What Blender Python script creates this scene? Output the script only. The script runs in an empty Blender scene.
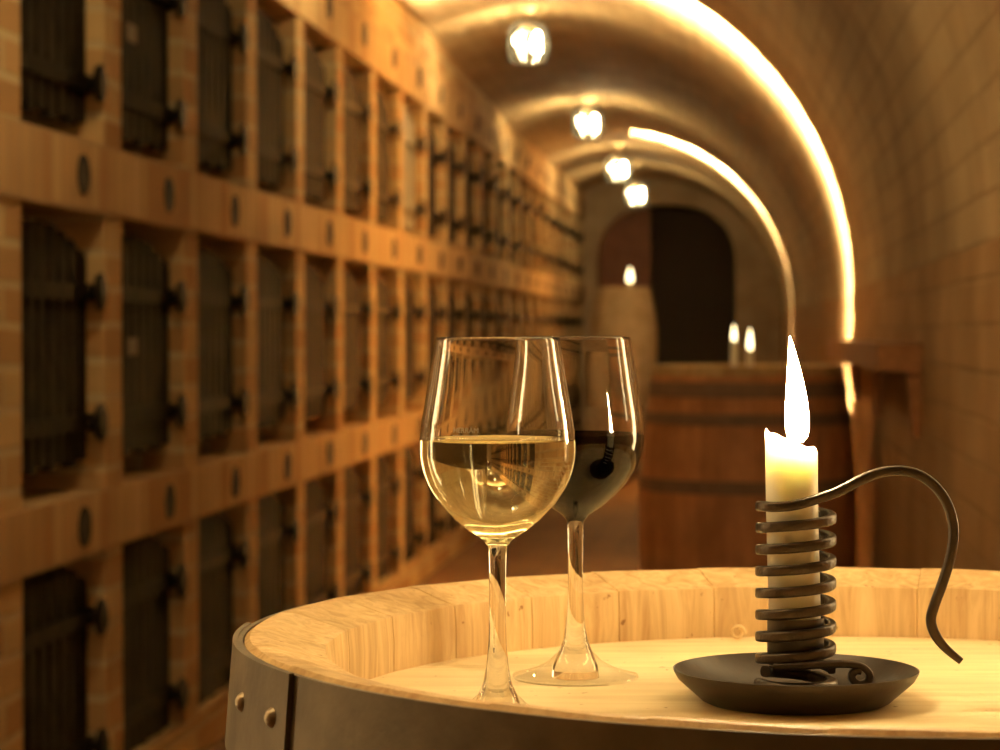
import bpy, bmesh, math, random
from mathutils import Vector, Matrix
random.seed(7)
PI = math.pi
S = bpy.context.scene
COL = S.collection
R = math.radians

# ------------------------------------------------------------------ camera
F = 2444.0
CAMZ = 1.0825
YAW = math.atan(240.0/F)
PITCH = math.atan(43.5/F)
cd = bpy.data.cameras.new('camera'); cam = bpy.data.objects.new('camera', cd); COL.objects.link(cam)
cam.location = (0, 0, CAMZ)
cam.rotation_euler = (PI/2-PITCH, 0, YAW)
cd.sensor_width = 36.0; cd.lens = F*36/1000.0
cd.clip_start = 0.05; cd.clip_end = 100
cd.dof.use_dof = True; cd.dof.focus_distance = 1.085; cd.dof.aperture_fstop = 19
S.camera = cam
_m = cam.rotation_euler.to_matrix()
def P(px, py, Y):
    """point seen at pixel px,py lying Y metres ahead of the camera (horizontal distance along its heading)"""
    d = _m @ Vector(((px-500)/F, (375-py)/F, -1))
    fwd = Vector((-math.sin(YAW), math.cos(YAW), 0))
    return Vector((0, 0, CAMZ)) + d*(Y/d.dot(fwd))

# ------------------------------------------------------------------ tagging
def tag(o, label=None, cat=None, group=None, kind=None):
    if label: o['label'] = label
    if cat: o['category'] = cat
    if group: o['group'] = group
    if kind: o['kind'] = kind
    return o
def thing(name, label, cat, loc=(0, 0, 0), rotz=0, group=None):
    o = bpy.data.objects.new(name, None); COL.objects.link(o)
    o.location = loc; o.rotation_euler = (0, 0, rotz); o.empty_display_size = .05
    return tag(o, label, cat, group)
def obj(name, bm, mat, parent=None, smooth=None, loc=None):
    bmesh.ops.recalc_face_normals(bm, faces=bm.faces[:])
    me = bpy.data.meshes.new(name); bm.to_mesh(me); bm.free()
    if mat: me.materials.append(mat)
    o = bpy.data.objects.new(name, me); COL.objects.link(o)
    if parent: o.parent = parent
    if loc is not None: o.location = loc
    if smooth is not None:
        for p in me.polygons: p.use_smooth = True
        if smooth < 180:
            try: me.set_sharp_from_angle(angle=R(smooth))
            except Exception: pass
    return o
def struct(name, bm, mat, parent=None, smooth=None):
    o = obj(name, bm, mat, parent, smooth)
    if parent is None: o['kind'] = 'structure'
    return o
def copy_thing(root):
    r = root.copy(); COL.objects.link(r)
    for ch in [c for c in root.children]:
        c = ch.copy(); COL.objects.link(c); c.parent = r
        for g in [g for g in ch.children]:
            d = g.copy(); COL.objects.link(d); d.parent = c
    return r

# ------------------------------------------------------------------ geometry helpers
def uvlay(bm): return bm.loops.layers.uv.verify()
def add_box(bm, x0, x1, y0, y1, z0, z1, soldier=False, voff=0.0):
    uv = uvlay(bm)
    v = [bm.verts.new(p) for p in ((x0,y0,z0),(x1,y0,z0),(x1,y1,z0),(x0,y1,z0),(x0,y0,z1),(x1,y0,z1),(x1,y1,z1),(x0,y1,z1))]
    for idx, ax in (((0,3,2,1),2),((4,5,6,7),2),((0,1,5,4),1),((1,2,6,5),0),((2,3,7,6),1),((3,0,4,7),0)):
        f = bm.faces.new([v[i] for i in idx])
        for l in f.loops:
            c = l.vert.co
            if soldier:
                u = (c.z-z0, c.y) if ax == 0 else ((c.x-x1, c.y) if ax == 2 else (c.z-z0, c.x))
            else:
                u = (c.y, c.z) if ax == 0 else ((c.x, c.z) if ax == 1 else (c.y, c.x))
            l[uv].uv = (u[0], u[1]+voff)
def lathe(bm, prof, seg=64, closed=False, center=(0, 0, 0), arc=None):
    cx, cy, cz = center
    n = seg
    rings = []
    a0, a1 = arc if arc else (0, 2*PI)
    cnt = n if not arc else n+1
    for r, z in prof:
        if r < 1e-7:
            rings.append([bm.verts.new((cx, cy, cz+z))])
        else:
            rings.append([bm.verts.new((cx+r*math.cos(a0+(a1-a0)*k/n), cy+r*math.sin(a0+(a1-a0)*k/n), cz+z)) for k in range(cnt)])
    m = len(rings)
    for i in range(m if closed else m-1):
        A, B = rings[i], rings[(i+1) % m]
        for k in range(n):
            k2 = (k+1) % cnt
            if len(A) == 1 and len(B) == 1: continue
            if len(A) == 1: bm.faces.new((A[0], B[k2], B[k]))
            elif len(B) == 1: bm.faces.new((A[k], A[k2], B[0]))
            else: bm.faces.new((A[k], A[k2], B[k2], B[k]))
    if arc and closed:
        bm.faces.new([r[0] for r in rings]); bm.faces.new([r[-1] for r in reversed(rings)])
    return rings
def spline(pts, n=8):
    """Catmull-Rom through pts"""
    out = []
    pts = [Vector(p) for p in pts]
    for i in range(len(pts)-1):
        p0 = pts[max(i-1, 0)]; p1 = pts[i]; p2 = pts[i+1]; p3 = pts[min(i+2, len(pts)-1)]
        for k in range(n):
            t = k/n
            out.append(.5*((2*p1)+(p2-p0)*t+(2*p0-5*p1+4*p2-p3)*t*t+(3*p1-p0-3*p2+p3)*t**3))
    out.append(pts[-1])
    return out
def rounded_rect(w, h, r, n=3):
    out = []
    for sx, sy, a in ((1,1,0),(-1,1,90),(-1,-1,180),(1,-1,270)):
        for k in range(n+1):
            t = R(a+90*k/n)
            out.append((sx*(w/2-r)+r*math.cos(t), sy*(h/2-r)+r*math.sin(t)))
    return out
def sweep(bm, path, section, ups, scale=None):
    """sweep a closed 2-D section (a = side axis, b = up axis) along path; ups = an up vector per point"""
    rings = []
    n = len(path)
    for i, p in enumerate(path):
        t = (path[min(i+1, n-1)]-path[max(i-1, 0)]).normalized()
        u = ups[i]-t*ups[i].dot(t); u.normalize()
        s = t.cross(u)
        sa, sb = scale[i] if scale else (1, 1)
        rings.append([bm.verts.new(p+s*(a*sa)+u*(b*sb)) for a, b in section])
    m = len(section)
    for i in range(n-1):
        for k in range(m):
            bm.faces.new((rings[i][k], rings[i][(k+1) % m], rings[i+1][(k+1) % m], rings[i+1][k]))
    bm.faces.new(list(reversed(rings[0]))); bm.faces.new(rings[-1])
def circ(r, n=10): return [(r*math.cos(2*PI*k/n), r*math.sin(2*PI*k/n)) for k in range(n)]
def tube(bm, path, r, n=10):
    path = [Vector(p) for p in path]
    ups = []
    u = Vector((0, 0, 1))
    for i in range(len(path)):
        t = (path[min(i+1, len(path)-1)]-path[max(i-1, 0)]).normalized()
        u = u-t*u.dot(t)
        if u.length < 1e-3: u = Vector((0, 1, 0))-t*t.y
        u.normalize(); ups.append(u.copy())
    sweep(bm, path, circ(r, n), ups)

# ------------------------------------------------------------------ materials
def mat(name):
    m = bpy.data.materials.new(name); m.use_nodes = True
    nt = m.node_tree
    return m, nt, nt.nodes['Principled BSDF'], nt.nodes, nt.links
def plain(name, col, rough=.5, metal=0.0, **kw):
    m, nt, b, N, L = mat(name)
    b.inputs['Base Color'].default_value = (*col, 1); b.inputs['Roughness'].default_value = rough; b.inputs['Metallic'].default_value = metal
    for k, v in kw.items(): b.inputs[k.replace('_', ' ')].default_value = v
    return m
def ramp(N, stops):
    r = N.new('ShaderNodeValToRGB')
    e = r.color_ramp.elements
    while len(e) < len(stops): e.new(.5)
    for i, (p, c) in enumerate(stops):
        e[i].position = p; e[i].color = (*c, 1)
    return r
def mixrgb(N, L, a, b, fac, mode='MIX'):
    x = N.new('ShaderNodeMix'); x.data_type = 'RGBA'; x.blend_type = mode
    for sock, v in ((x.inputs[6], a), (x.inputs[7], b), (x.inputs[0], fac)):
        if hasattr(v, 'links'): L.new(v, sock)
        elif isinstance(v, tuple): sock.default_value = (*v, 1)
        else: sock.default_value = v
    return x.outputs[2]
def brick(name, c1, c2, mortar, bw, rh, ms=.008, offset=.5, rough=.85, bump=.6, var=.5):
    m, nt, b, N, L = mat(name)
    tc = N.new('ShaderNodeTexCoord')
    # wobble so the courses are hand laid
    nz = N.new('ShaderNodeTexNoise'); nz.inputs['Scale'].default_value = 6; L.new(tc.outputs['UV'], nz.inputs['Vector'])
    sub = N.new('ShaderNodeVectorMath'); sub.operation = 'SUBTRACT'; L.new(nz.outputs['Color'], sub.inputs[0]); sub.inputs[1].default_value = (.5, .5, .5)
    sc = N.new('ShaderNodeVectorMath'); sc.operation = 'SCALE'; L.new(sub.outputs[0], sc.inputs[0]); sc.inputs['Scale'].default_value = .012
    ad = N.new('ShaderNodeVectorMath'); ad.operation = 'ADD'; L.new(tc.outputs['UV'], ad.inputs[0]); L.new(sc.outputs[0], ad.inputs[1])
    br = N.new('ShaderNodeTexBrick'); L.new(ad.outputs[0], br.inputs['Vector'])
    br.offset = offset
    br.inputs['Scale'].default_value = 1; br.inputs['Brick Width'].default_value = bw; br.inputs['Row Height'].default_value = rh
    br.inputs['Mortar Size'].default_value = ms; br.inputs['Mortar Smooth'].default_value = .3; br.inputs['Bias'].default_value = -.1
    br.inputs['Color1'].default_value = (*c1, 1); br.inputs['Color2'].default_value = (*c2, 1); br.inputs['Mortar'].default_value = (*mortar, 1)
    n2 = N.new('ShaderNodeTexNoise'); n2.inputs['Scale'].default_value = 3.2; n2.inputs['Detail'].default_value = 5; L.new(tc.outputs['UV'], n2.inputs['Vector'])
    rp = ramp(N, [(.3, (1-var*.55, 1-var*.6, 1-var*.65)), (.7, (1+var*.1, 1+var*.1, 1+var*.1))]); L.new(n2.outputs['Fac'], rp.inputs[0])
    L.new(mixrgb(N, L, br.outputs['Color'], rp.outputs[0], 1.0, 'MULTIPLY'), b.inputs['Base Color'])
    b.inputs['Roughness'].default_value = rough; b.inputs['Specular IOR Level'].default_value = .08
    n3 = N.new('ShaderNodeTexNoise'); n3.inputs['Scale'].default_value = 60; n3.inputs['Detail'].default_value = 4; L.new(tc.outputs['UV'], n3.inputs['Vector'])
    inv = N.new('ShaderNodeMath'); inv.operation = 'MULTIPLY_ADD'; L.new(br.outputs['Fac'], inv.inputs[0]); inv.inputs[1].default_value = -1; 
    ms_ = N.new('ShaderNodeMath'); ms_.operation = 'MULTIPLY'; L.new(n3.outputs['Fac'], ms_.inputs[0]); ms_.inputs[1].default_value = .35
    L.new(ms_.outputs[0], inv.inputs[2])
    n4 = N.new('ShaderNodeTexNoise'); n4.inputs['Scale'].default_value = 9; L.new(tc.outputs['UV'], n4.inputs['Vector'])
    a2 = N.new('ShaderNodeMath'); a2.operation = 'MULTIPLY_ADD'; L.new(n4.outputs['Fac'], a2.inputs[0]); a2.inputs[1].default_value = .8; L.new(inv.outputs[0], a2.inputs[2])
    bp = N.new('ShaderNodeBump'); bp.inputs['Strength'].default_value = bump; bp.inputs['Distance'].default_value = .008
    L.new(a2.outputs[0], bp.inputs['Height']); L.new(bp.outputs[0], b.inputs['Normal'])
    return m
def wood(name, dark, light, scale=(60, 60, 4), rough=.6, bump=.25, staves=0, distort=1.5, specks=True):
    """grain runs along object Z (or any axis with the small scale); staves > 0 varies the tone from stave to stave"""
    m, nt, b, N, L = mat(name)
    tc = N.new('ShaderNodeTexCoord')
    mp = N.new('ShaderNodeMapping'); mp.inputs['Scale'].default_value = scale; L.new(tc.outputs['Object'], mp.inputs['Vector'])
    nz = N.new('ShaderNodeTexNoise'); nz.inputs['Scale'].default_value = 1; nz.inputs['Detail'].default_value = 6; nz.inputs['Roughness'].default_value = .62; nz.inputs['Distortion'].default_value = distort
    L.new(mp.outputs[0], nz.inputs['Vector'])
    rp = ramp(N, [(.28, dark), (.62, light)]); L.new(nz.outputs['Fac'], rp.inputs[0])
    c = rp.outputs[0]
    if staves:
        sx = N.new('ShaderNodeSeparateXYZ'); L.new(tc.outputs['Object'], sx.inputs[0])
        at = N.new('ShaderNodeMath'); at.operation = 'ARCTAN2'; L.new(sx.outputs['Y'], at.inputs[0]); L.new(sx.outputs['X'], at.inputs[1])
        mu = N.new('ShaderNodeMath'); mu.operation = 'MULTIPLY'; L.new(at.outputs[0], mu.inputs[0]); mu.inputs[1].default_value = staves/(2*PI)
        fl = N.new('ShaderNodeMath'); fl.operation = 'FLOOR'; L.new(mu.outputs[0], fl.inputs[0])
        wn = N.new('ShaderNodeTexWhiteNoise'); wn.noise_dimensions = '1D'; L.new(fl.outputs[0], wn.inputs['W'])
        r2 = ramp(N, [(0, (.84, .79, .72)), (1, (1.05, 1.02, 1.0))]); L.new(wn.outputs['Value'], r2.inputs[0])
        c = mixrgb(N, L, c, r2.outputs[0], 1.0, 'MULTIPLY')
    n2 = N.new('ShaderNodeTexNoise'); n2.inputs['Scale'].default_value = 11; n2.inputs['Detail'].default_value = 3; L.new(tc.outputs['Object'], n2.inputs['Vector'])
    r3 = ramp(N, [(.3, (.8, .74, .66)), (.65, (1.05, 1.03, 1.0))]); L.new(n2.outputs['Fac'], r3.inputs[0])
    c = mixrgb(N, L, c, r3.outputs[0], 1.0, 'MULTIPLY')
    if specks:
        vo = N.new('ShaderNodeTexNoise'); vo.inputs['Scale'].default_value = 170; L.new(tc.outputs['Object'], vo.inputs['Vector'])
        r4 = ramp(N, [(.24, (.5, .37, .24)), (.29, (1, 1, 1))]); L.new(vo.outputs['Fac'], r4.inputs[0])
        c = mixrgb(N, L, c, r4.outputs[0], 1.0, 'MULTIPLY')
    L.new(c, b.inputs['Base Color']); b.inputs['Roughness'].default_value = rough
    bp = N.new('ShaderNodeBump'); bp.inputs['Strength'].default_value = bump; bp.inputs['Distance'].default_value = .002
    L.new(nz.outputs['Fac'], bp.inputs['Height']); L.new(bp.outputs[0], b.inputs['Normal'])
    return m
def metal(name, c1, c2, rough=.45, metallic=.8, scale=14, bump=.15):
    m, nt, b, N, L = mat(name)
    tc = N.new('ShaderNodeTexCoord')
    nz = N.new('ShaderNodeTexNoise'); nz.inputs['Scale'].default_value = scale; nz.inputs['Detail'].default_value = 7; L.new(tc.outputs['Object'], nz.inputs['Vector'])
    rp = ramp(N, [(.3, c1), (.7, c2)]); L.new(nz.outputs['Fac'], rp.inputs[0]); L.new(rp.outputs[0], b.inputs['Base Color'])
    b.inputs['Metallic'].default_value = metallic; b.inputs['Roughness'].default_value = rough
    n2 = N.new('ShaderNodeTexNoise'); n2.inputs['Scale'].default_value = scale*9; L.new(tc.outputs['Object'], n2.inputs['Vector'])
    bp = N.new('ShaderNodeBump'); bp.inputs['Strength'].default_value = bump; bp.inputs['Distance'].default_value = .001
    L.new(n2.outputs['Fac'], bp.inputs['Height']); L.new(bp.outputs[0], b.inputs['Normal'])
    return m
def emit(name, col, s):
    m, nt, b, N, L = mat(name)
    b.inputs['Base Color'].default_value = (*col, 1); b.inputs['Emission Color'].default_value = (*col, 1); b.inputs['Emission Strength'].default_value = s
    return m
def glassy(name, col, ior, rough=0.0):
    m, nt, b, N, L = mat(name)
    N.remove(b)
    g = N.new('ShaderNodeBsdfGlass'); g.inputs['Color'].default_value = (*col, 1); g.inputs['IOR'].default_value = ior; g.inputs['Roughness'].default_value = rough
    L.new(g.outputs[0], N['Material Output'].inputs['Surface'])
    return m
def thin_glass(name):
    m, nt, b, N, L = mat(name)
    N.remove(b)
    t = N.new('ShaderNodeBsdfTransparent'); t.inputs[0].default_value = (.96, .96, .94, 1)
    g = N.new('ShaderNodeBsdfGlossy'); g.inputs['Roughness'].default_value = .08
    d = N.new('ShaderNodeBsdfTranslucent'); d.inputs[0].default_value = (.9, .9, .86, 1)
    lw = N.new('ShaderNodeLayerWeight'); lw.inputs[0].default_value = .35
    mx = N.new('ShaderNodeMixShader'); L.new(lw.outputs['Fresnel'], mx.inputs[0]); L.new(t.outputs[0], mx.inputs[1]); L.new(g.outputs[0], mx.inputs[2])
    m2 = N.new('ShaderNodeMixShader'); m2.inputs[0].default_value = .004; L.new(mx.outputs[0], m2.inputs[1]); L.new(d.outputs[0], m2.inputs[2])
    L.new(m2.outputs[0], N['Material Output'].inputs['Surface'])
    return m

WARM = (1.0, .785, .40)
M = {}
M['brick_pier'] = brick('brick_pier', (.64, .44, .21), (.44, .23, .09), (.60, .45, .25), .27, .078, .010, var=.35)
M['brick_soldier'] = brick('brick_soldier', (.72, .50, .25), (.50, .27, .11), (.52, .34, .17), .149, .072, .008, offset=0.0, var=.35, bump=.35)
M['brick_vault'] = brick('brick_vault', (.50, .36, .20), (.45, .31, .165), (.42, .29, .155), .26, .078, .006, var=.5, bump=1.0)
M['brick_wall'] = brick('brick_wall', (.46, .29, .145), (.41, .24, .11), (.40, .25, .12), .26, .078, .005, var=.5, bump=.8)
M['plaster'] = brick('plaster', (.60, .45, .28), (.56, .41, .25), (.50, .37, .23), .26, .078, .006, var=.5, bump=.5)
M['floor'] = brick('floor_tiles', (.20, .105, .042), (.17, .085, .035), (.14, .075, .035), .30, .15, .006, rough=.6, var=.4, bump=.3)
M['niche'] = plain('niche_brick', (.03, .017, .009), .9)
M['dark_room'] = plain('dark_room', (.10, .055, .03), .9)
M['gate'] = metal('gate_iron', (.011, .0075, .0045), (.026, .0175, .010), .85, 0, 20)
M['gate_glare'] = metal('gate_glare', (.42, .37, .27), (.55, .49, .37), .45, .3, 20)  # slatted gate again, with lamp glare put into a paler colour
M['gate'].node_tree.nodes['Principled BSDF'].inputs['Specular IOR Level'].default_value = .03
M['knob'] = metal('knob_iron', (.010, .008, .006), (.022, .016, .010), .6, .2, 20)
M['plaque'] = metal('plaque_slate', (.016, .012, .009), (.035, .025, .017), .75, 0, 20)
for n_ in ('knob', 'plaque'): M[n_].node_tree.nodes['Principled BSDF'].inputs['Specular IOR Level'].default_value = .04; M[n_].node_tree.nodes['Principled BSDF'].inputs['Metallic'].default_value = 0
M['tag'] = plain('tag_paper', (.17, .125, .07), .8)
M['oak'] = wood('barrel_oak', (.50, .32, .13), (.78, .60, .31), (80, 80, 7), .62, .45, staves=28)
M['oak_head'] = wood('barrel_head_oak', (.72, .57, .30), (.88, .75, .46), (4, 45, 45), .6, .12)
M['oak_old'] = wood('barrel_oak_aged', (.58, .26, .11), (.74, .38, .17), (40, 40, 3), .6, .2, staves=26, specks=False)
M['oak_pale'] = wood('barrel_oak_pale', (.60, .47, .29), (.70, .56, .35), (30, 30, 3), .7, .2, staves=26, specks=False)
M['rail'] = wood('rail_wood', (.26, .11, .035), (.40, .18, .06), (40, 3, 40), .5, .1, specks=False)
M['hoop'] = metal('hoop_steel', (.09, .068, .044), (.21, .165, .108), .66, .3, 22, .3)
M['hoop_dark'] = metal('hoop_dark', (.22, .135, .08), (.30, .19, .115), .65, .1, 18, .2)
M['rivet'] = metal('rivet_steel', (.26, .21, .15), (.42, .35, .25), .38, .75, 60, .2)
M['forged'] = metal('forged_iron', (.045, .034, .027), (.085, .064, .048), .36, .65, 60, .35)
M['dish'] = metal('dish_iron', (.040, .031, .025), (.065, .050, .040), .42, .5, 40, .1)
M['wax'] = plain('candle_wax', (.96, .92, .80), .45)
_b = M['wax'].node_tree.nodes['Principled BSDF']
_b.inputs['Subsurface Weight'].default_value = .6; _b.inputs['Subsurface Radius'].default_value = (.010, .0096, .0086); _b.inputs['Subsurface Scale'].default_value = .8
M['wick'] = plain('wick', (.03, .02, .015), .9)
M['glass'] = glassy('clear_glass', (1, 1, 1), 1.48)
m_, nt_, b_, N_, L_ = mat('foot_glass'); N_.remove(b_)
t_ = N_.new('ShaderNodeBsdfTransparent'); g_ = N_.new('ShaderNodeBsdfGlossy'); g_.inputs['Roughness'].default_value = .02; x_ = N_.new('ShaderNodeMixShader'); lw_ = N_.new('ShaderNodeLayerWeight'); lw_.inputs[0].default_value = .5; fr_ = N_.new('ShaderNodeMath'); fr_.operation = 'POWER'; fr_.inputs[1].default_value = 4.5; L_.new(lw_.outputs['Facing'], fr_.inputs[0]); fa_ = N_.new('ShaderNodeMath'); fa_.operation = 'MULTIPLY_ADD'; fa_.inputs[1].default_value = .75; fa_.inputs[2].default_value = .035; L_.new(fr_.outputs[0], fa_.inputs[0]); L_.new(fa_.outputs[0], x_.inputs[0])
L_.new(t_.outputs[0], x_.inputs[1]); L_.new(g_.outputs[0], x_.inputs[2]); L_.new(x_.outputs[0], N_['Material Output'].inputs['Surface']); M['foot_glass'] = m_
M['etch'] = plain('etched_mark', (.9, .88, .8), .6)
M['white_wine'] = glassy('white_wine', (1.0, .985, .85), 1.34)
M['red_wine'] = glassy('red_wine', (.022, .0015, .001), 1.34)
M['flame'] = emit('flame', (1.0, .78, .42), 420)
M['flame_far'] = emit('flame_far', (1.0, .80, .42), 5)
M['rope'] = emit('rope_light', WARM, 11)
M['strip_body'] = plain('strip_body', (.7, .68, .62), .6)
M['bulb'] = emit('bulb', WARM, 310); M['bulb_near'] = emit('bulb_near', WARM, 640)
M['lamp_glass'] = thin_glass('lamp_glass')
M['brass'] = metal('lamp_brass', (.35, .24, .12), (.48, .34, .18), .4, .8, 20)
M['door'] = wood('door_wood', (.22, .075, .028), (.30, .11, .042), (25, 25, 2), .6, .1, specks=False)
M['shaving'] = plain('shaving', (.72, .52, .25), .6)
M['stone'] = metal('plinth_stone', (.30, .21, .12), (.40, .29, .17), .9, 0, 9, .3)

# ------------------------------------------------------------------ the vaulted tunnel
CX = -.85; ZC = CAMZ+.144
SEC = [(-4.0, 1.5, 1.33), (1.5, 8.7, 1.25), (8.7, 11.3, 1.288), (11.3, 14.7, 1.288, 1.192), (14.7, 16.05, 1.19), (16.05, 21.5, 1.208)]
TH = .18
bmw = bmesh.new(); bmc = bmesh.new(); uv = uvlay(bmc)
for sec in SEC:
    y0, y1, Rr = sec[:3]; Rs = sec[-1]                                 # a fourth figure = the radius it narrows to
    n0 = len(bmw.verts)
    add_box(bmw, CX+Rr, CX+Rr+TH, y0, y1, 0, ZC)
    bmw.verts.ensure_lookup_table()
    for v in bmw.verts[n0:]:
        if v.co.y > y1-1e-4: v.co.x += Rs-Rr
    aend = PI-math.acos(min(1, (1.58+CX)/Rr))         # the vault dies into the locker wall on the left
    n = 48
    pr = [(CX+Rr*math.cos(aend*k/n), ZC+Rr*math.sin(aend*k/n), Rr*aend*k/n) for k in range(n+1)]
    po = [(CX+(Rr+TH)*math.cos(aend*k/n), ZC+(Rr+TH)*math.sin(aend*k/n), Rr*aend*k/n) for k in range(n+1)]
    V = {}
    for s, prof in (('i', pr), ('o', po)):
        for e, y, sc_ in ((0, y0, 1), (1, y1, Rs/Rr)):
            V[s, e] = [bmc.verts.new((CX+(x-CX)*sc_, y, ZC+(z-ZC)*sc_)) for x, z, a in prof]
    def quad(a, b, c, d, uvs):
        f = bmc.faces.new((a, b, c, d))
        for l, q in zip(f.loops, uvs): l[uv].uv = q
    for k in range(n):
        a0, a1 = pr[k][2]+.39, pr[k+1][2]+.39
        quad(V['i',0][k], V['i',0][k+1], V['i',1][k+1], V['i',1][k], ((y0,a0),(y0,a1),(y1,a1),(y1,a0)))
        quad(V['o',0][k], V['o',0][k+1], V['o',1][k+1], V['o',1][k], ((y0,a0),(y0,a1),(y1,a1),(y1,a0)))
        for e in (0, 1):
            quad(V['i',e][k], V['i',e][k+1], V['o',e][k+1], V['o',e][k], ((0,a0),(0,a1),(.18,a1),(.18,a0)))
    for k in (0, n):
        quad(V['i',0][k], V['i',1][k], V['o',1][k], V['o',0][k], ((y0,0),(y1,0),(y1,.18),(y0,.18)))
struct('wall_right', bmw, M['brick_wall'])
struct('ceiling', bmc, M['brick_vault'], smooth=30)
bm = bmesh.new(); add_box(bm, -2.2, 1.2, -4.2, 27, -.1, 0); struct('floor', bm, M['floor'])
bm = bmesh.new(); add_box(bm, -2.2, .9, -4.2, -4.0, 0, 3.0); struct('wall_front', bm, M['brick_wall'])

# locker wall on the left: brick piers with open niches, beams of upright bricks
WX = -1.37
Y0, PITCHY, OPEN, NCOL = 4.57, .765, .62, 22
Z = lambda r: CAMZ+r
ROWS = {'top': (Z(.40), Z(.978)), 'middle': (Z(-.3425), Z(.252)), 'bottom': (Z(-.98), Z(-.471))}
YEND = 21.5
bm = bmesh.new()
add_box(bm, -2.05, WX, -4.0, Y0, 0, Z(1.36))                       # solid stretch before the first locker
for k in range(NCOL):
    a = Y0+PITCHY*k+OPEN; b = min(Y0+PITCHY*(k+1), YEND)
    if a >= YEND: break
    for z0, z1 in ROWS.values(): add_box(bm, -1.99, WX, a, b, z0, z1, voff=random.random())
add_box(bm, -2.05, WX, Y0, YEND, ROWS['top'][1]+.20, Z(1.36))
struct('wall_left', bm, M['brick_pier'])
bm = bmesh.new(); add_box(bm, -2.05, WX, Y0, YEND, 0, ROWS['bottom'][0]); struct('baseboard_left', bm, M['brick_pier'])
BX = WX+.010
for i, (z0, z1) in enumerate(((ROWS['top'][1], ROWS['top'][1]+.20), (ROWS['middle'][1], ROWS['top'][0]), (ROWS['bottom'][1], ROWS['middle'][0]))):
    bm = bmesh.new(); add_box(bm, -2.05, BX, 3.0, YEND, z0, z1, soldier=True)
    struct('trim_%d' % (i+1), bm, M['brick_soldier'])
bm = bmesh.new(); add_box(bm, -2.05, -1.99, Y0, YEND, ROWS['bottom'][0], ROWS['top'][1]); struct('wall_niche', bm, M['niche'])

# end wall with its arched opening
ye = 21.5
def opening(n=40):
    x0 = (597-740)*ye/F; x1 = (735-740)*ye/F
    zt = Z((331.5-205)*ye/F); zs = Z((331.5-268)*ye/F)
    xm, hw = (x0+x1)/2, (x1-x0)/2
    pts = [(x0, 0), (x0, .8), (x0, zs*.8)]
    for k in range(n+1):
        t = PI-PI*k/n
        c, s = math.cos(t), math.sin(t)
        e = .8
        pts.append((xm+hw*math.copysign(abs(c)**e, c), zs+(zt-zs)*abs(s)**e))
    pts += [(x1, zs*.8), (x1, .8), (x1, 0)]
    return pts, x0, x1, zt
op, ox0, ox1, ozt = opening()
bm = bmesh.new(); uv = uvlay(bm)
outer = []
for x, z in op:
    xm = (ox0+ox1)/2
    if z < 1.3: outer.append((-2.05 if x < xm else .5, z))
    else:
        d = Vector((x-xm, z-1.3)); d.normalize()
        t = min((1.3 if d.x > 0 else 1.5)/max(abs(d.x), 1e-6), 1.4/max(d.y, 1e-6)); outer.append((xm+d.x*t, 1.3+d.y*t))
for y in (ye, ye+.3):
    vi = [bm.verts.new((x, y, z)) for x, z in op]; vo = [bm.verts.new((x, y, z)) for x, z in outer]
    for k in range(len(op)-1):
        f = bm.faces.new((vi[k], vi[k+1], vo[k+1], vo[k]))
        for l in f.loops: l[uv].uv = (l.vert.co.x, l.vert.co.z)
    if y == ye: first = (vi, vo)
for A, B in ((first[0], vi), (first[1], vo)):
    for k in range(len(op)-1):
        f = bm.faces.new((A[k], A[k+1], B[k+1], B[k]))
        for l in f.loops: l[uv].uv = (l.vert.co.y, l.vert.co.z+l.vert.co.x)
struct('wall_back', bm, M['plaster'])
# half-open doorway beyond: reddish closed leaf on the left, unlit room on the right
bm = bmesh.new()
dx1 = (651-740)*(ye+.33)/F
add_box(bm, ox0-.1, dx1, ye+.31, ye+.36, .01, ozt+.08)
for q in range(6):
    xx = ox0-.1+(dx1-ox0+.1)*q/6
    add_box(bm, xx+.01, xx+(dx1-ox0+.1)/6-.01, ye+.30, ye+.31, .03, ozt+.06)
struct('door_1', bm, M['door'])
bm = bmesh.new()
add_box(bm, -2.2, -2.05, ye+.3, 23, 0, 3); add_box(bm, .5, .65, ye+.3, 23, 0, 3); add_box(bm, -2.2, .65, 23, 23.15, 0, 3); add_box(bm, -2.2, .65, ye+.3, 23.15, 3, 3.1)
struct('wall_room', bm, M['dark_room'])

# ------------------------------------------------------------------ rope lights round the vault steps
def rope(y, Rr, label, zbot=.05, a_end=None, r=.042):
    o = thing('rope_light', label, 'light', (CX, y, ZC))
    pts = [(Rr, 0, zbot-ZC+0.0)]
    pts += [(Rr, 0, zbot-ZC+(ZC-zbot)*k/6) for k in range(1, 6)]
    aend = R(a_end) if a_end else PI-math.acos(min(1, (1.335+CX)/Rr))
    pts += [(Rr*math.cos(aend*k/60), 0, Rr*math.sin(aend*k/60)) for k in range(61)]
    pts += [(pts[-1][0], 0, pts[-1][2]*(1-k/8)+(.3-ZC)*k/8) for k in range(1, 9)]        # and down the locker wall
    bm = bmesh.new(); tube(bm, pts, r, 12); obj('light_tube', bm, M['rope'], o, 180)
    for k in range(4, len(pts), 7):                                    # clips that hold it to the step
        a = Vector(pts[k]); d = (a if a.z > 0 else Vector((a.x, 0, 0))).normalized()
        bm = bmesh.new()
        bmesh.ops.create_cube(bm, size=1, matrix=Matrix.Translation(a+d*.031) @ Matrix.Rotation(-math.atan2(d.z, d.x), 4, 'Y') @ Matrix.Diagonal((.010, .02, .02, 1)))
        obj('clip', bm, M['brass'], o)
    return o
rope(1.452, 1.284, 'glowing light tube along the nearest arch, beyond the picture edge', .3)
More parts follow.
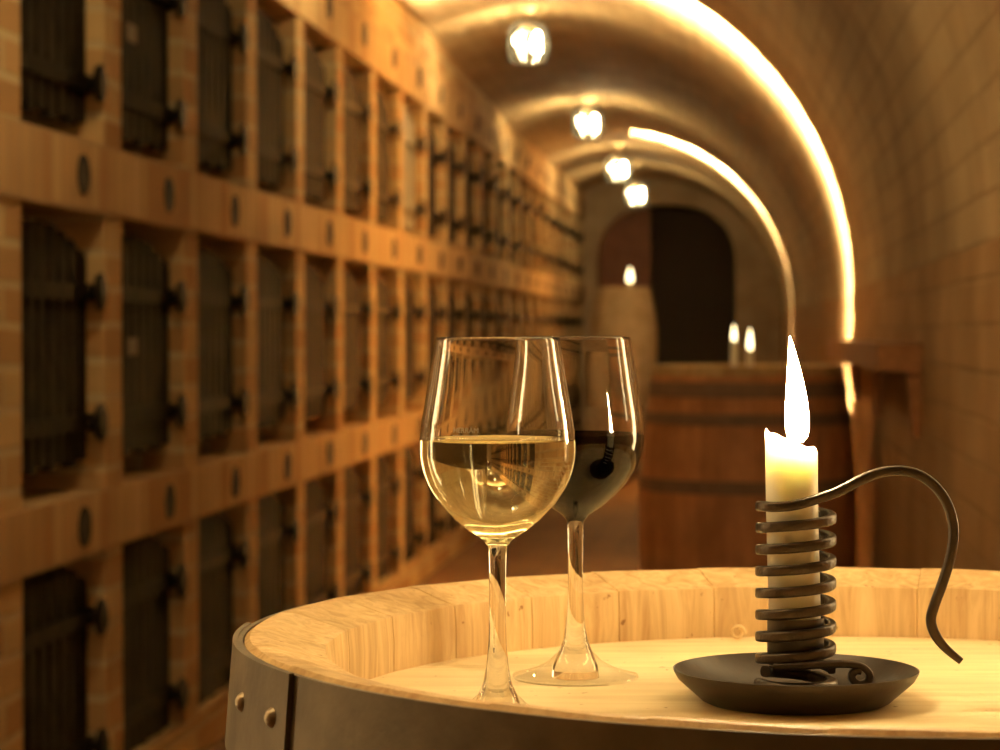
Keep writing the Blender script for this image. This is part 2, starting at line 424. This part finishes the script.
def cove(y, Rr, label, a_end=None, power=None, lip=.14, aim=3.5, half=8, crown=.4):
    '''light strip hidden behind a thin lip that runs on from the narrower vault; it rakes along the wider vault beyond'''
    o = thing('cove_light', label, 'light', (CX, y, ZC))
    a1 = R(a_end) if a_end else PI-math.acos(min(1, (1.30+CX)/Rr))
    n = 56
    def arch(r): return [(r, .02-ZC), (r, -.6)]+[(r*math.cos(a1*k/n), r*math.sin(a1*k/n)) for k in range(n+1)]
    def band(nm, r0, r1, y0, y1, m, only=None):
        bm = bmesh.new(); uv_ = uvlay(bm)
        A, B = arch(r0), arch(r1)
        ring = [[bm.verts.new((p[0], yy, p[1])) for p in pts] for pts, yy in ((A, y0), (A, y1), (B, y1), (B, y0))]
        L_ = 0
        for k in range(len(A)-1):
            d = math.hypot(A[k+1][0]-A[k][0], A[k+1][1]-A[k][1])
            for q in range(4):
                f = bm.faces.new((ring[q][k], ring[q][k+1], ring[(q+1) % 4][k+1], ring[(q+1) % 4][k]))
                if only is not None and q != only: f.material_index = 1
                for l, t in zip(f.loops, ((0, L_), (0, L_+d), (.05, L_+d), (.05, L_))): l[uv_].uv = t
            L_ += d
        for e in (0, -1): bm.faces.new([r[e] for r in ring]).material_index = 1 if only is not None else 0
        ob = obj(nm, bm, m, o, 30)
        if only is not None: ob.data.materials.append(M['strip_body'])
        return ob
    band('cover_lip', Rr, Rr+.006, .001, lip, M['brick_vault'])
    # a row of small spots in the gap behind the lip, raking along the vault beyond
    step = .036
    spots = [((Rr+.010, -zz), (1, 0), 1.0) for zz in [step*q for q in range(28, -1, -1)]]
    na = int(a1*Rr/step)
    for q in range(1, na+1):
        t = a1*q/na
        spots.append((((Rr+.010)*math.cos(t), (Rr+.010)*math.sin(t)), (math.cos(t), math.sin(t)), crown+(1-crown)*max(0, math.cos(t))**1.1))
    hb = bmesh.new()
    ld = {}
    for (px_, pz_), (nx, nz_), k in spots:
        key = round(k, 1)
        if key not in ld:
            l_ = bpy.data.lights.new('cove_spot', 'SPOT'); l_.color = WARM; l_.energy = power*key; l_.spot_size = R(2*half); l_.spot_blend = 1.0; l_.shadow_soft_size = .003
            ld[key] = l_
        lo = bpy.data.objects.new('spot_beam', ld[key]); COL.objects.link(lo); lo.parent = o
        lo.location = (px_, .06, pz_)
        dv = Vector((nx*math.sin(R(aim)), math.cos(R(aim)), nz_*math.sin(R(aim))))
        lo.rotation_euler = dv.to_track_quat('-Z', 'Y').to_euler()
    band('lamp_rail', Rr+.0062, Rr+.016, .008, .050, M['strip_body'])
    return o
cove(8.7, 1.25, 'bright light arch raking along the nearer, larger stretch of vault', power=48000, crown=.30, lip=.20, aim=3.3, half=2.7)
cove(16.05, 1.19, 'glowing light arch on the smaller, farther stretch of vault', a_end=84, power=760000, crown=.02, lip=.16, aim=2.2, half=1.85)

# ------------------------------------------------------------------ ceiling lamps
def make_lamp(y, label, Rr, drop=.167, x=CX):
    """drop = how far the middle of the glass jar hangs below the crown"""
    zc_ = ZC+math.sqrt(Rr*Rr-(x-CX)**2)
    o = thing('ceiling_lamp', label, 'lamp', (x, y, zc_), group='glass jar lamps along the vault crown')
    q = -drop+.175
    bm = bmesh.new(); lathe(bm, [(0, .004), (.055, .002), (.06, -.006), (.05, -.016), (.02, -.020), (0, -.020)], 32); obj('canopy', bm, M['brass'], o, 40)
    bm = bmesh.new(); lathe(bm, [(0, -.0185), (.008, -.0185), (.008, q-.082), (.022, q-.086), (.024, q-.125), (0, q-.127)], 20); obj('bulb_holder', bm, M['brass'], o, 40)
    bm = bmesh.new()
    pr = [(.0245, q-.080), (.05, q-.084), (.078, q-.102), (.088, q-.135), (.090, q-.20), (.084, q-.245), (.070, q-.265)]
    inn = [(r-.003, z) for r, z in reversed(pr)]
    lathe(bm, pr+inn, 40, closed=True); obj('glass_shade', bm, M['lamp_glass'], o, 60)
    for bx, by, br, bz in ((.044, -.012, 1.12, -.012), (-.063, .010, .5, .014)):     # the bulb, and a thin added one glowing as the jar's bright rim
        bm = bmesh.new(); lathe(bm, [(0, q-.120), (.008, q-.122), (.010, q-.130), (.015*br, q-.145), (.022*br, q-.168), (.022*br, q-.182), (.014*br, q-.200), (0, q-.206)], 24, center=(bx, by, bz)); obj('bulb', bm, M['bulb'] if y > 5 else M['bulb_near'], o, 180)
        bm = bmesh.new(); tube(bm, [(bx*.3, by*.3, q-.105), (bx, by, q-.112+bz), (bx, by, q-.121+bz)], .006, 8); obj('bulb_arm', bm, M['brass'], o, 60)
    return o
LAMPS = [(10.8, 'nearest and largest visible glass jar lamp under the vault crown', .152, -.937), (14.2, 'second nearest glass jar lamp under the vault crown', .14, -.883),
         (17.7, 'third glass jar lamp along the vault crown, overlapping the last', .178, -.88), (19.6, 'farthest glass jar lamp, just above the dark doorway', .258, -.83)]
for y, lab, dr, x in LAMPS:
    Rr = [q[2]+(q[-1]-q[2])*(y-q[0])/(q[1]-q[0]) for q in SEC if q[0] <= y < q[1]][0]
    make_lamp(y, lab, Rr, dr, x)
for y, lab, Rr in ((7.4, 'glass jar lamp overhead, above the top of the picture', 1.25), (4.0, 'glass jar lamp overhead beyond the barrel, above the picture', 1.25), (.9, 'glass jar lamp overhead above the foreground barrel', 1.33)):
    make_lamp(y, lab, Rr)

# ------------------------------------------------------------------ locker gates and number plaques
ORD = ['first','second','third','fourth','fifth','sixth','seventh','eighth','ninth','tenth','eleventh','twelfth','thirteenth','fourteenth','fifteenth','sixteenth','seventeenth','eighteenth','nineteenth','twentieth','twenty-first','twenty-second']
def make_gate(mt, name='locker_gate'):
    o = thing(name, 'gate', 'gate', group='slatted locker gates in the brick wall')
    W, H = .612, .53
    bm = bmesh.new()
    n = 8; pw = W/n
    for i in range(n):
        y0 = -W/2+pw*i+.011; y1 = -W/2+pw*(i+1)-.011
        def top(y): return H/2-.05*((y+.05)/(W/2))**2
        def bot(y): return -H/2+.022+.012*(i % 2)
        sec = [(y0, bot(y0)), (y1, bot(y1)), (y1, top(y1)), ((y0+y1)/2, top((y0+y1)/2)+.006), (y0, top(y0))]
        fa = [bm.verts.new((-.011, y, z)) for y, z in sec]; fb = [bm.verts.new((.011, y, z)) for y, z in sec]
        bm.faces.new(fa); bm.faces.new(fb)
        for k in range(5): bm.faces.new((fa[k], fa[(k+1) % 5], fb[(k+1) % 5], fb[k]))
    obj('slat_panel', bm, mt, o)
    for z in (-.15, .13):
        bm = bmesh.new(); add_box(bm, .0112, .024, -W/2+.01, W/2-.002, z-.018, z+.018); obj('crossbar', bm, mt, o)
        bm = bmesh.new(); rg = lathe(bm, [(0, -.026), (.012, -.026), (.012, -.006), (.037, -.006), (.041, -.002), (.041, .004), (.030, .009), (0, .010)], 24)
        bmesh.ops.rotate(bm, verts=bm.verts[:], cent=(0, 0, 0), matrix=Matrix.Rotation(PI/2, 3, 'Y'))
        bmesh.ops.translate(bm, verts=bm.verts[:], vec=(.050, W/2-.040, z))
        obj('hinge_knob', bm, M['knob'], o, 40)
    return o
gate0 = make_gate(M['gate']); used = False
glaregate = None
GZ = {'top': Z(.682), 'middle': Z(-.045), 'bottom': Z(-.745)}
def add_tag_part(g):
    bm = bmesh.new(); add_box(bm, .0112, .0135, -.12, -.03, -.01, .03)
    t = obj('name_tag', bm, M['tag'], g); t['label'] = 'small pale paper tag'
for rn in ('top', 'middle', 'bottom'):
    for k in range(NCOL):
        yc = Y0+PITCHY*k+OPEN/2
        if yc+OPEN/2 > YEND: continue
        if rn == 'bottom' and k > 13: pass
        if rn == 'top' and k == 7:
            g = make_gate(M['gate_glare'])
            g['label'] = 'slatted gate in the top row, lamp glare painted on it in pale grey'
        else:
            g = copy_thing(gate0) if used else gate0
            used = True
            g['label'] = 'dark slatted locker gate, %s row, %s opening from the left' % (rn, ORD[k])
        g.location = (WX-.048, yc, GZ[rn])
        if (rn, k) in (('top', 1), ('middle', 1)): add_tag_part(g)
bmp = bmesh.new()
lathe(bmp, [(0, -.003), (.042, -.003), (.042, .002), (.039, .004), (.036, .003), (0, .003)], 28)
bmesh.ops.rotate(bmp, verts=bmp.verts[:], cent=(0, 0, 0), matrix=Matrix.Rotation(PI/2, 3, 'Y'))
plq0 = obj('number_plaque', bmp, M['plaque'], None, 40); first = True
for bn, zz in (('upper', Z(1.078)), ('middle', Z(.326)), ('lower', Z(-.4065))):
    for k in range(NCOL):
        yc = Y0+PITCHY*k+.405
        if yc > YEND-.1: continue
        o = plq0 if first else plq0.copy()
        if not first: COL.objects.link(o)
        first = False
        o.location = (BX+.003, yc, zz)
        tag(o, 'round dark plaque on the %s brick beam, %s from the left' % (bn, ORD[k]), 'plaque', 'round plaques on the brick beams')

# wooden hand rail on the right wall
o = thing('wall_rail', 'brown wooden rail along the right brick wall behind the candle', 'rail', (.40, 5.43, 0))
bm = bmesh.new(); add_box(bm, -.10, -.001, 0, 3.17, Z(-.088), Z(-.026)); bmesh.ops.bevel(bm, geom=bm.edges[:], offset=.005, segments=2); obj('board', bm, M['rail'], o)
for y in (.02, 1.5, 2.9):  # the near bracket gives the rail end's shadow a solid shape
    bm = bmesh.new()
    vs = [(-.035, Z(-.0885)), (-.001, Z(-.0885)), (-.001, Z(-.235)), (-.02, Z(-.235))]
    A = [bm.verts.new((x, y, z)) for x, z in vs]; B = [bm.verts.new((x, y+.05, z)) for x, z in vs]
    bm.faces.new(A); bm.faces.new(B)
    for k in range(4): bm.faces.new((A[k], A[(k+1) % 4], B[(k+1) % 4], B[k]))
    obj('bracket', bm, M['rail'], o)

# ------------------------------------------------------------------ barrels
def make_barrel(name, label, loc, rotz, H, rh, rb, oak, oakh, hoopm, NS=28, detail=True, group=None, chime=None):
    o = thing(name, label, 'barrel', loc, rotz, group)
    def rad(z):                                                        # outer radius of the belly
        t = (z-H/2)/(H/2); return rh+(rb-rh)*(1-t*t)
    t_ = .035
    outer = [(rad(H*k/24), H*k/24) for k in range(25)]
    outer[0] = (rad(0)-.002, 0); outer[-1] = (rh-.0025, H)
    outer.insert(-1, (rh+.0001, H-.0022))
    top_in = [(rh-.010, H-.0004), (rh-.022, H-.0040), (rh-t_, H-.0075), (rh-t_-.001, H-.020), (rh-t_-.001, H-.052)]
    bot_in = [(rh-t_, .05), (rh-t_, .006)]
    inn = [(rad(z)-.032, z) for z in (H*.85, H*.6, H*.4, H*.15)]
    prof = outer+top_in+inn+bot_in
    bm = bmesh.new()
    # every stave: a narrow joint groove on both sides of it
    angs = []
    for s in range(NS):
        a0 = 2*PI*s/NS; w = 2*PI/NS
        jw = .0014/rh
        angs += [(a0-jw/2, 0), (a0, 1), (a0+jw/2, 0)]+[(a0+w*q/4, 0) for q in (1, 2, 3)]
    rings = []
    no, nt = len(outer), len(outer)+len(top_in)
    for i, (r, z) in enumerate(prof):
        ring = []
        for a, g in angs:
            rr, zz = r, z
            jit = math.sin(a*NS/2/PI*3.7+math.floor(a*NS/(2*PI)+.001)*2.3)*.0006
            if g:
                rr = r-.0008 if i < no else r+.0008
                if no-1 <= i < no+3: zz = z-.0003
            elif no-1 <= i < no+3: zz = z+jit*.5
            elif i < no: rr = r+jit*.5
            # flat inner faces of the staves
            if i >= no:
                sloc = (a*NS/(2*PI)) % 1.0
                rr = rr*(1+.25*(math.cos(PI/NS)/math.cos((sloc-.5)*2*PI/NS)-1))
            ring.append(bm.verts.new((rr*math.cos(a), rr*math.sin(a), zz)))
        rings.append(ring)
    na = len(angs); m = len(rings)
    for i in range(m):
        A, B = rings[i], rings[(i+1) % m]
        for k in range(na): bm.faces.new((A[k], A[(k+1) % na], B[(k+1) % na], B[k]))
    obj('staves', bm, oak, o, 35)
    # heads, let into the groove
    for nm, z0, z1 in (('head', H-.056, H-.0345), ('head', .03, .05)):
        bm = bmesh.new()
        lathe(bm, [(0, z0), (rh-.033, z0), (rh-.033, z1), (0, z1)], 96)
        obj(nm, bm, oakh, o, 30)
    # hoops: bands that follow the belly, the ends lap over and are riveted
    hz = [(H-.0465, H-.0014), (H*.835, H*.870), (H*.63, H*.67), (H*.33, H*.37), (H*.13, H*.165), (.0014, .0465)]
    if chime:
        hz[0] = (H-.080, H-.036)
        bm = bmesh.new(); lathe(bm, [(rh-.030, H-.030), (rh+.003, H-.030), (rh+.001, H+.008), (rh-.004, H+.012), (rh-.026, H+.004), (rh-.030, H-.004)], 96, closed=True)
        obj('chime', bm, chime, o, 40)
    for i, (z0, z1) in enumerate(hz):
        bm = bmesh.new()
        th = .0022
        q = [(rad(z0+(z1-z0)*j/3)+.0004, z0+(z1-z0)*j/3) for j in range(4)]
        prof_h = q+[(r+th, z) for r, z in reversed(q)]
        lathe(bm, prof_h, 120, closed=True)
        # lap
        q2 = [(rad(z0+(z1-z0)*j/3)+.0004+th, z0+(z1-z0)*j/3+.0006) for j in range(4)]
        lathe(bm, q2+[(r+th, z) for r, z in reversed(q2)], 18, closed=True, arc=(PI-.10, PI+.50))
        hp = obj('hoop', bm, hoopm, o, 30)
        for a in (PI+.30, PI+.45):
            zz = (z0+z1)/2+.004
            rr = rad(zz)+.0004+2*th-.0004
            bm = bmesh.new()
            lathe(bm, [(0, .0034), (.0016, .0031), (.0030, .0022), (.0041, .0006), (.0043, -.0004), (0, -.0004)], 20)
            bmesh.ops.rotate(bm, verts=bm.verts[:], cent=(0, 0, 0), matrix=Matrix.Rotation(PI/2, 3, 'Y'))
            bmesh.ops.translate(bm, verts=bm.verts[:], vec=(rr, 0, zz))
            bmesh.ops.rotate(bm, verts=bm.verts[:], cent=(0, 0, 0), matrix=Matrix.Rotation(a, 3, 'Z'))
            obj('rivet', bm, M['rivet'], hp, 60)
            if not detail: break
    return o
def W(X, Y): return Vector((X*math.cos(YAW)-Y*math.sin(YAW), X*math.sin(YAW)+Y*math.cos(YAW), 0))
bc = W(.1723, 1.0886)
RH = .285; BH = .95
make_barrel('wine_barrel', 'light oak barrel in the foreground carrying the glasses and candle holder', (bc.x, bc.y, 0), YAW, BH, RH, .304, M['oak'], M['oak_head'], M['hoop'])
p = P(748, 374, 7.33)
make_barrel('wine_barrel', 'reddish brown barrel by the right wall with two lit candles', (p.x, p.y, 0), R(50), BH+.02, .285, .325, M['oak_old'], M['oak_head'], M['hoop_dark'], 26, False, chime=M['oak'])
p3 = P(624, 290, 19.3)
ZB3 = .50; H3 = P(624, 287, 19.3).z-ZB3
make_barrel('wine_barrel', 'pale barrel standing on a block before the dark doorway', (p3.x, p3.y, ZB3), R(10), H3, .205, .262, M['oak_pale'], M['oak_pale'], M['oak_pale'], 26, False)
bm = bmesh.new(); add_box(bm, -.24, .24, -.24, .24, 0, ZB3); bmesh.ops.bevel(bm, geom=bm.edges[:], offset=.012, segments=2)
b_ = obj('plinth', bm, M['stone'], None, None, (p3.x, p3.y, 0)); tag(b_, 'low square block under the pale barrel by the doorway', 'plinth')
ZH = BH-.0345                                                          # surface of the near barrel head

# ------------------------------------------------------------------ wine glasses
def glass(px, Z_, label, wine_mat, wine_name, yfill, wlabel):
    c = P(px, 500, Z_); k = Z_/F
    h = .1645
    o = thing('wine_glass', label, 'wine glass', (c.x, c.y, ZH))
    s = 1.0
    outp = [(0, 0), (.0300, 0), (.0305, .0008), (.0302, .0016), (.026, .0026), (.019, .0048), (.0125, .0085), (.0085, .0125), (.0060, .0180), (.0047, .0250), (.0039, .034), (.0036, .045), (.0036, .060), (.0037, .070), (.0041, .0755), (.0065, .0788), (.0125, .0828), (.0176, .0872), (.0242, .0942), (.0290, .1018), (.0311, .1083), (.0322, .1145), (.0321, .1212), (.0312, .1295), (.0291, .1420), (.0272, .1540), (.0258, .1630), (.0256, .1641), (.0253, .1646)]
    outp = [(r*1.03 if z > .077 else r, z) for r, z in outp]
    inp = [(.0251, .1646), (.0249, .1641), (.0250, .1630), (.0263, .1540), (.0281, .1420), (.0302, .1295), (.0311, .1212), (.0311, .1145), (.0300, .1083), (.0279, .1022), (.0231, .0952), (.0166, .0888), (.0110, .0852), (.0055, .0832), (0, .0826)]
    inp = [(r*1.03, z) for r, z in inp]
    foot = [q for q in outp if q[1] <= .0125]; up = outp[len(foot):]
    bm = bmesh.new(); lathe(bm, foot+[(0, .0125)], 96); obj('foot', bm, M['foot_glass'], o, 40)
    bm = bmesh.new(); lathe(bm, [(0, .0004), (.0115, .0004), (.0108, .0060), (.0083, .0124)]+up+inp, 96); obj('bowl_and_stem', bm, M['glass'], o, 60)
    zf = h-(yfill-335.5)*k
    # wine: fills the bowl, reaching a hair into the glass so no air film shows
    ip = sorted([(z, r) for r, z in inp])
    def rin(z):
        for (za, ra), (zb, rb) in zip(ip, ip[1:]):
            if za <= z <= zb: return ra+(rb-ra)*(z-za)/(zb-za) if zb > za else ra
        return ip[-1][1]
    e = .00025
    wp = [(0, ip[0][0]-e)]+[(r+e, z-e*.4) for z, r in ip if 0 < r and z < zf-.001]+[(rin(zf)+e, zf), (rin(zf)-.0006, zf-.0003), (rin(zf)-.002, zf-.0007), (0, zf-.0008)]
    bm = bmesh.new(); lathe(bm, wp, 96); w = obj(wine_name, bm, wine_mat, o, 50); w['label'] = wlabel
    return o, k, rin
g1, k1, _ = glass(497.5, 1.038, 'nearer glass of pale white wine with a rising plain stem', M['white_wine'], 'wine', 437, 'clear pale yellow wine')
g1['label'] = 'nearer wine glass, left one, half filled with pale white wine'
g2, k2, _ = glass(575.5, 1.176, 'rear wine glass, half filled with dark red wine', M['red_wine'], 'wine', 432.5, 'dark red wine')
# etched maker's mark above the fill line of the nearer glass
def etched(parent, text, size, zc, az, r):
    cu = bpy.data.curves.new('mark', 'FONT'); cu.body = text; cu.size = size; cu.align_x = 'CENTER'; cu.resolution_u = 2
    to = bpy.data.objects.new('mark_tmp', cu); COL.objects.link(to)
    bpy.context.view_layer.update()
    me = bpy.data.meshes.new_from_object(to.evaluated_get(bpy.context.evaluated_depsgraph_get()))
    bpy.data.objects.remove(to)
    bm = bmesh.new(); bm.from_mesh(me)
    w = max(v.co.x for v in bm.verts)*1.05
    a = [bm.verts.new(q) for q in ((-w, -.45*size, 0), (w, -.45*size, 0), (w, -.36*size, 0), (-w, -.36*size, 0))]; bm.faces.new(a)
    bmesh.ops.subdivide_edges(bm, edges=[e for e in bm.edges if e.calc_length() > size], cuts=8, use_grid_fill=True)
    ext = bmesh.ops.extrude_face_region(bm, geom=bm.faces[:])
    for v in [g for g in ext['geom'] if isinstance(g, bmesh.types.BMVert)]: v.co.z -= .00006
    for v in bm.verts:
        x, z = v.co.x, v.co.y; rr = r-(z-0)*.16+.00008+v.co.z
        t = az+x/r
        v.co = Vector((rr*math.cos(t), rr*math.sin(t), zc+z))
    return obj('etched_mark', bm, M['etch'], parent)
az = math.atan2(-g1.location.y, -g1.location.x)
e_ = etched(g1, 'HERRÄM', .0030, .1252, az-.415, .03285); e_['label'] = 'small etched lettering'

# ------------------------------------------------------------------ spiral candle holder
ZCD = 1.10; kc = ZCD/F
hc = P(795.5, 680, ZCD)
holder = thing('candle_holder', 'dark iron spiral candle holder with round dish and curved handle', 'candle holder', (hc.x, hc.y, ZH), YAW)
zpx = lambda py: P(795, py, ZCD).z-ZH                                   # height above the barrel head of a pixel row
xpx = lambda px, y=0.0: (px-500)*(ZCD+y)/F-295.5*kc
zpy = lambda py, y: P(795, py, ZCD+y).z-ZH
bm = bmesh.new()
lathe(bm, [(0, 0), (.040, 0), (.0425, .0012), (.0530, .0105), (.0550, .0140), (.0552, .0150), (.0544, .0152), (.0520, .0122), (.0418, .0032), (.039, .0022), (0, .0022)], 96)
obj('dish', bm, M['dish'], holder, 40)
# coil and handle: one forged flat bar
RC = .0163
bar = rounded_rect(.0038, .0047, .0012)
ztop = zpx(506); zpitch = 21.8*kc
path = []; ups = []
turns = 7.5
nn = int(turns*40)
zl = ztop-turns*zpitch
for i in range(nn+1):
    a = PI-2*PI*turns*(1-i/nn)
    path.append(Vector((RC*math.cos(a), RC*math.sin(a), zl+(ztop-zl)*i/nn))); ups.append(Vector((0, 0, 1)))
# leave the coil at the front and rise into the handle
hp = [(762, 506, -.0085), (775, 507, -.0148), (795, 505, -.0165), (820, 498, -.0175), (840, 490.5, -.0180), (860, 480, -.0180), (880, 472.5, -.0175), (900, 470.5, -.0175), (918, 474.5, -.0175), (934, 485.5, -.0175), (946, 502, -.0175), (952.5, 522, -.0175), (953, 540, -.0175), (949.5, 560, -.0175), (942.5, 583, -.0175), (934.5, 605, -.0175), (931, 620, -.0175), (935, 634, -.0175), (945.5, 648, -.0175), (961, 661, -.0175)]
hpts = [Vector((xpx(x, y), y, zpy(py, y))) for x, py, y in hp]
sp = spline([path[-1]]+hpts, 7)
path += sp[1:]
for i in range(len(sp)-1):
    j = i+1
    t = (sp[min(j+1, len(sp)-1)]-sp[j-1]).normalized()
    u = Vector((0, -1, 0)).cross(t); 
    f = min(1, max(0, (i-14)/14.0))
    u = Vector((-t.z, 0, t.x)) if t.x*1 else Vector((0, 0, 1))
    ups.append((Vector((0, 0, 1))*(1-f)+u*f))
scl = [(1, 1)]*(nn+1)
ns = len(sp)-1
for i in range(ns):
    f = i/ns
    scl.append((1+.15*math.sin(f*PI), .95 if f < .9 else .95-3*(f-.9)))
bm = bmesh.new(); sweep(bm, path, bar, ups, scl); obj('spiral', bm, M['forged'], holder, 50)
# foot ring of the spiral lying in the dish
bm = bmesh.new()
ring = [Vector((RC*math.cos(a), RC*math.sin(a)*1.0, .0082+.0040*max(0, (i-44)/30.0))) for i, a in enumerate([PI*1.02+2*PI*q/80*.95 for q in range(75)])]
ups2 = [Vector((0, 0, 1))]*len(ring)
sweep(bm, ring, rounded_rect(.0056, .0052, .002), ups2); obj('foot_ring', bm, M['forged'], holder, 60)
# cup that lifts the candle, with its curled finger tab
bm = bmesh.new()
z0c, z1c = zpx(664), zpx(617)
lathe(bm, [(0, z0c), (.0124, z0c), (.0128, z0c+.001), (.0128, z1c), (.0121, z1c), (.0121, z0c+.002), (0, z0c+.002)], 48); obj('lifting_cup', bm, M['dish'], holder, 40)
bm = bmesh.new()
tp = [Vector((xpx(x, y), y, zpy(py, y))) for x, py, y in ((774, 667, -.0150), (800, 666, -.0180), (825, 664.5, -.0195), (845, 664, -.020), (860, 666, -.020), (868, 671.5, -.020), (869.5, 678, -.020), (866, 682.5, -.020), (859, 684, -.020), (853.5, 680.5, -.020), (852, 675, -.020), (856, 670.5, -.020), (861, 671, -.020))]
tp = spline(tp, 6)
sweep(bm, tp, rounded_rect(.0050, .0032, .0011), [Vector((-(tp[min(i+1,len(tp)-1)]-tp[max(i-1,0)]).z, 0, (tp[min(i+1,len(tp)-1)]-tp[max(i-1,0)]).x)) for i in range(len(tp))])
obj('finger_tab', bm, M['forged'], holder, 60)

# candle standing in the cup
candle = thing('candle', 'white candle with tall flame in the iron spiral holder', 'candle', (hc.x, hc.y, ZH+z0c+.0022), YAW)
zc0 = z0c+.0022
bm = bmesh.new()
rc = .0117; nseg = 64
zL, zR = zpx(432)-zc0, zpx(449)-zc0
lean = xpx(790.5)-xpx(796)
H_ = zL
rows = [0, .002]+[H_*f for f in (.15, .3, .45, .6, .72, .82, .9, .95)]
rgs = []
def ptop(a):
    c = math.cos(a)
    z = (zL+zR)/2-(zL-zR)/2*c
    z += .0022*math.exp(-((a-PI)/.28)**2)+.0006*math.sin(3*a+1)+.0004*math.sin(7*a)
    return z
for f in [0, .02, .15, .3, .45, .6, .75, .88, .96, .985, 1.0]:
    rr = rc-(.0005 if f in (0,) else 0)-(.0007 if f == 1.0 else 0)
    r_ = []
    for k in range(nseg):
        a = 2*PI*k/nseg
        z = ptop(a)*f
        wob = 1+.012*math.sin(5*a+f*9)*f
        r_.append(bm.verts.new((rr*wob*math.cos(a)+lean*z/H_, rr*wob*math.sin(a), z)))
    rgs.append(r_)
for rr, dz in ((.0098, -.0006), (.0082, -.0022), (.005, -.0035), (.002, -.0038)):   # melted hollow
    rgs.append([bm.verts.new((rr*math.cos(2*PI*k/nseg)+lean, rr*math.sin(2*PI*k/nseg), (ptop(2*PI*k/nseg)-(zL+zR)/2)*rr/rc+(zL+zR)/2+dz)) for k in range(nseg)])
for A, B in zip(rgs, rgs[1:]):
    for k in range(nseg): bm.faces.new((A[k], A[(k+1) % nseg], B[(k+1) % nseg], B[k]))
bm.faces.new(rgs[0]); bm.faces.new(rgs[-1])
obj('wax_body', bm, M['wax'], candle, 50)
xw = xpx(797.5); zw = zpx(441)-zc0
bm = bmesh.new(); tube(bm, spline([(xw-.0008, 0, zw-.003), (xw-.0006, 0, zw), (xw+.0008, 0, zw+.0035), (xw+.0030, 0, zw+.0055)], 5), .00075, 8); obj('wick', bm, M['wick'], candle, 60)
def flame(parent, m, base, h, r, bend=0.0, seg=24):
    bm = bmesh.new()
    pr = [(0, .0), (.45, .0), (.84, .05), (.98, .13), (1.0, .24), (.92, .38), (.76, .52), (.55, .68), (.34, .82), (.15, .94), (0, 1.0)]
    
    rings = lathe(bm, [(r*a, h*b) for a, b in pr], seg)
    for v in bm.verts:
        t = v.co.z/h; v.co.x += bend*t*t
    bmesh.ops.translate(bm, verts=bm.verts[:], vec=base)
    return obj('flame', bm, m, parent, 180)
flame(candle, M['flame'], (xpx(797), 0, zpx(442)-zc0), zpx(336)-zpx(442), .0054, xpx(791)-xpx(799))

# ------------------------------------------------------------------ candles farther back
def far_candle(px, py_flame_base, Y, label, zbase, r, fh, fr):
    c = P(px, py_flame_base, Y)
    o = thing('candle', label, 'candle', (c.x, c.y, zbase))
    h = c.z-zbase-.004
    bm = bmesh.new(); lathe(bm, [(0, .0), (r*2.4, 0), (r*2.5, .004), (r*1.35, .008), (r*1.3, .018), (r*1.05, .018), (r*1.02, .010), (0, .009)], 32); obj('candle_cup', bm, M['dish'], o, 40)
    bm = bmesh.new(); lathe(bm, [(0, .0095), (r, .0095), (r, h-.001), (r*.9, h), (r*.5, h-.002), (0, h-.003)], 32); obj('wax_body', bm, M['wax'], o, 40)
    bm = bmesh.new(); tube(bm, [(0, 0, h-.004), (0, 0, h+.003), (.002, 0, h+.007)], .001, 6); obj('wick', bm, M['wick'], o, 60)
    flame(o, M['flame_far'], (0, 0, h+.002), fh, fr)
ZF = BH+.02-.0345
far_candle(734, 340, 7.42, 'left one of two lit candles on the reddish barrel', ZF, .010, .050, .0065)
far_candle(750, 349, 7.25, 'right one of two lit candles on the reddish barrel', ZF, .010, .066, .0075)
far_candle(630, 281.5, 19.25, 'single lit candle on the pale barrel before the doorway', ZB3+H3-.0345, .022, .115, .024)

# ------------------------------------------------------------------ wood shavings left on the barrel head
def shaving(px, py, label, r, w):
    # a curl of wood lying on the head
    lo, hi = .6, 1.6
    for _ in range(40):
        mid = (lo+hi)/2
        if P(px, py, mid).z > ZH: lo = mid
        else: hi = mid
    # beyond that distance the ray meets the head
    c = P(px, py, lo)
    bm = bmesh.new()
    pts = [Vector((r*(1-.03*i)*math.cos(i*.35), .0008*i*.35, r*1.02+r*(1-.03*i)*math.sin(i*.35)*1.0)) for i in range(22)]
    ups = [Vector((math.cos(i*.35), 0, math.sin(i*.35))) for i in range(22)]
    sweep(bm, pts, rounded_rect(w, .0013, .0004, 1), ups)
    o = obj('wood_shaving', bm, M['shaving'], None, 60, (c.x, c.y, ZH)); tag(o, label, 'wood shaving')
    return o
shaving(738, 641.5, 'curled wood shaving on the barrel head left of the candle holder', .0044, .0040)
o = shaving(446, 657, 'tiny flat wood shaving by the inner barrel rim left of the glasses', .0028, .0022); o.scale = (1.6, 1, .6)

# ------------------------------------------------------------------ world and view
w = bpy.data.worlds.new('cellar_dark'); S.world = w; w.use_nodes = True
w.node_tree.nodes['Background'].inputs[0].default_value = (0, 0, 0, 1); w.node_tree.nodes['Background'].inputs[1].default_value = 0
vs = S.view_settings
vs.view_transform = 'Standard'; vs.look = 'None'; vs.gamma = 1; vs.use_curve_mapping = False; vs.exposure = 0.28
c = S.cycles
c.max_bounces = 14; c.diffuse_bounces = 6; c.glossy_bounces = 8; c.transmission_bounces = 14; c.transparent_max_bounces = 16
c.sample_clamp_indirect = 6.0; c.use_denoising = True; c.blur_glossy = .3
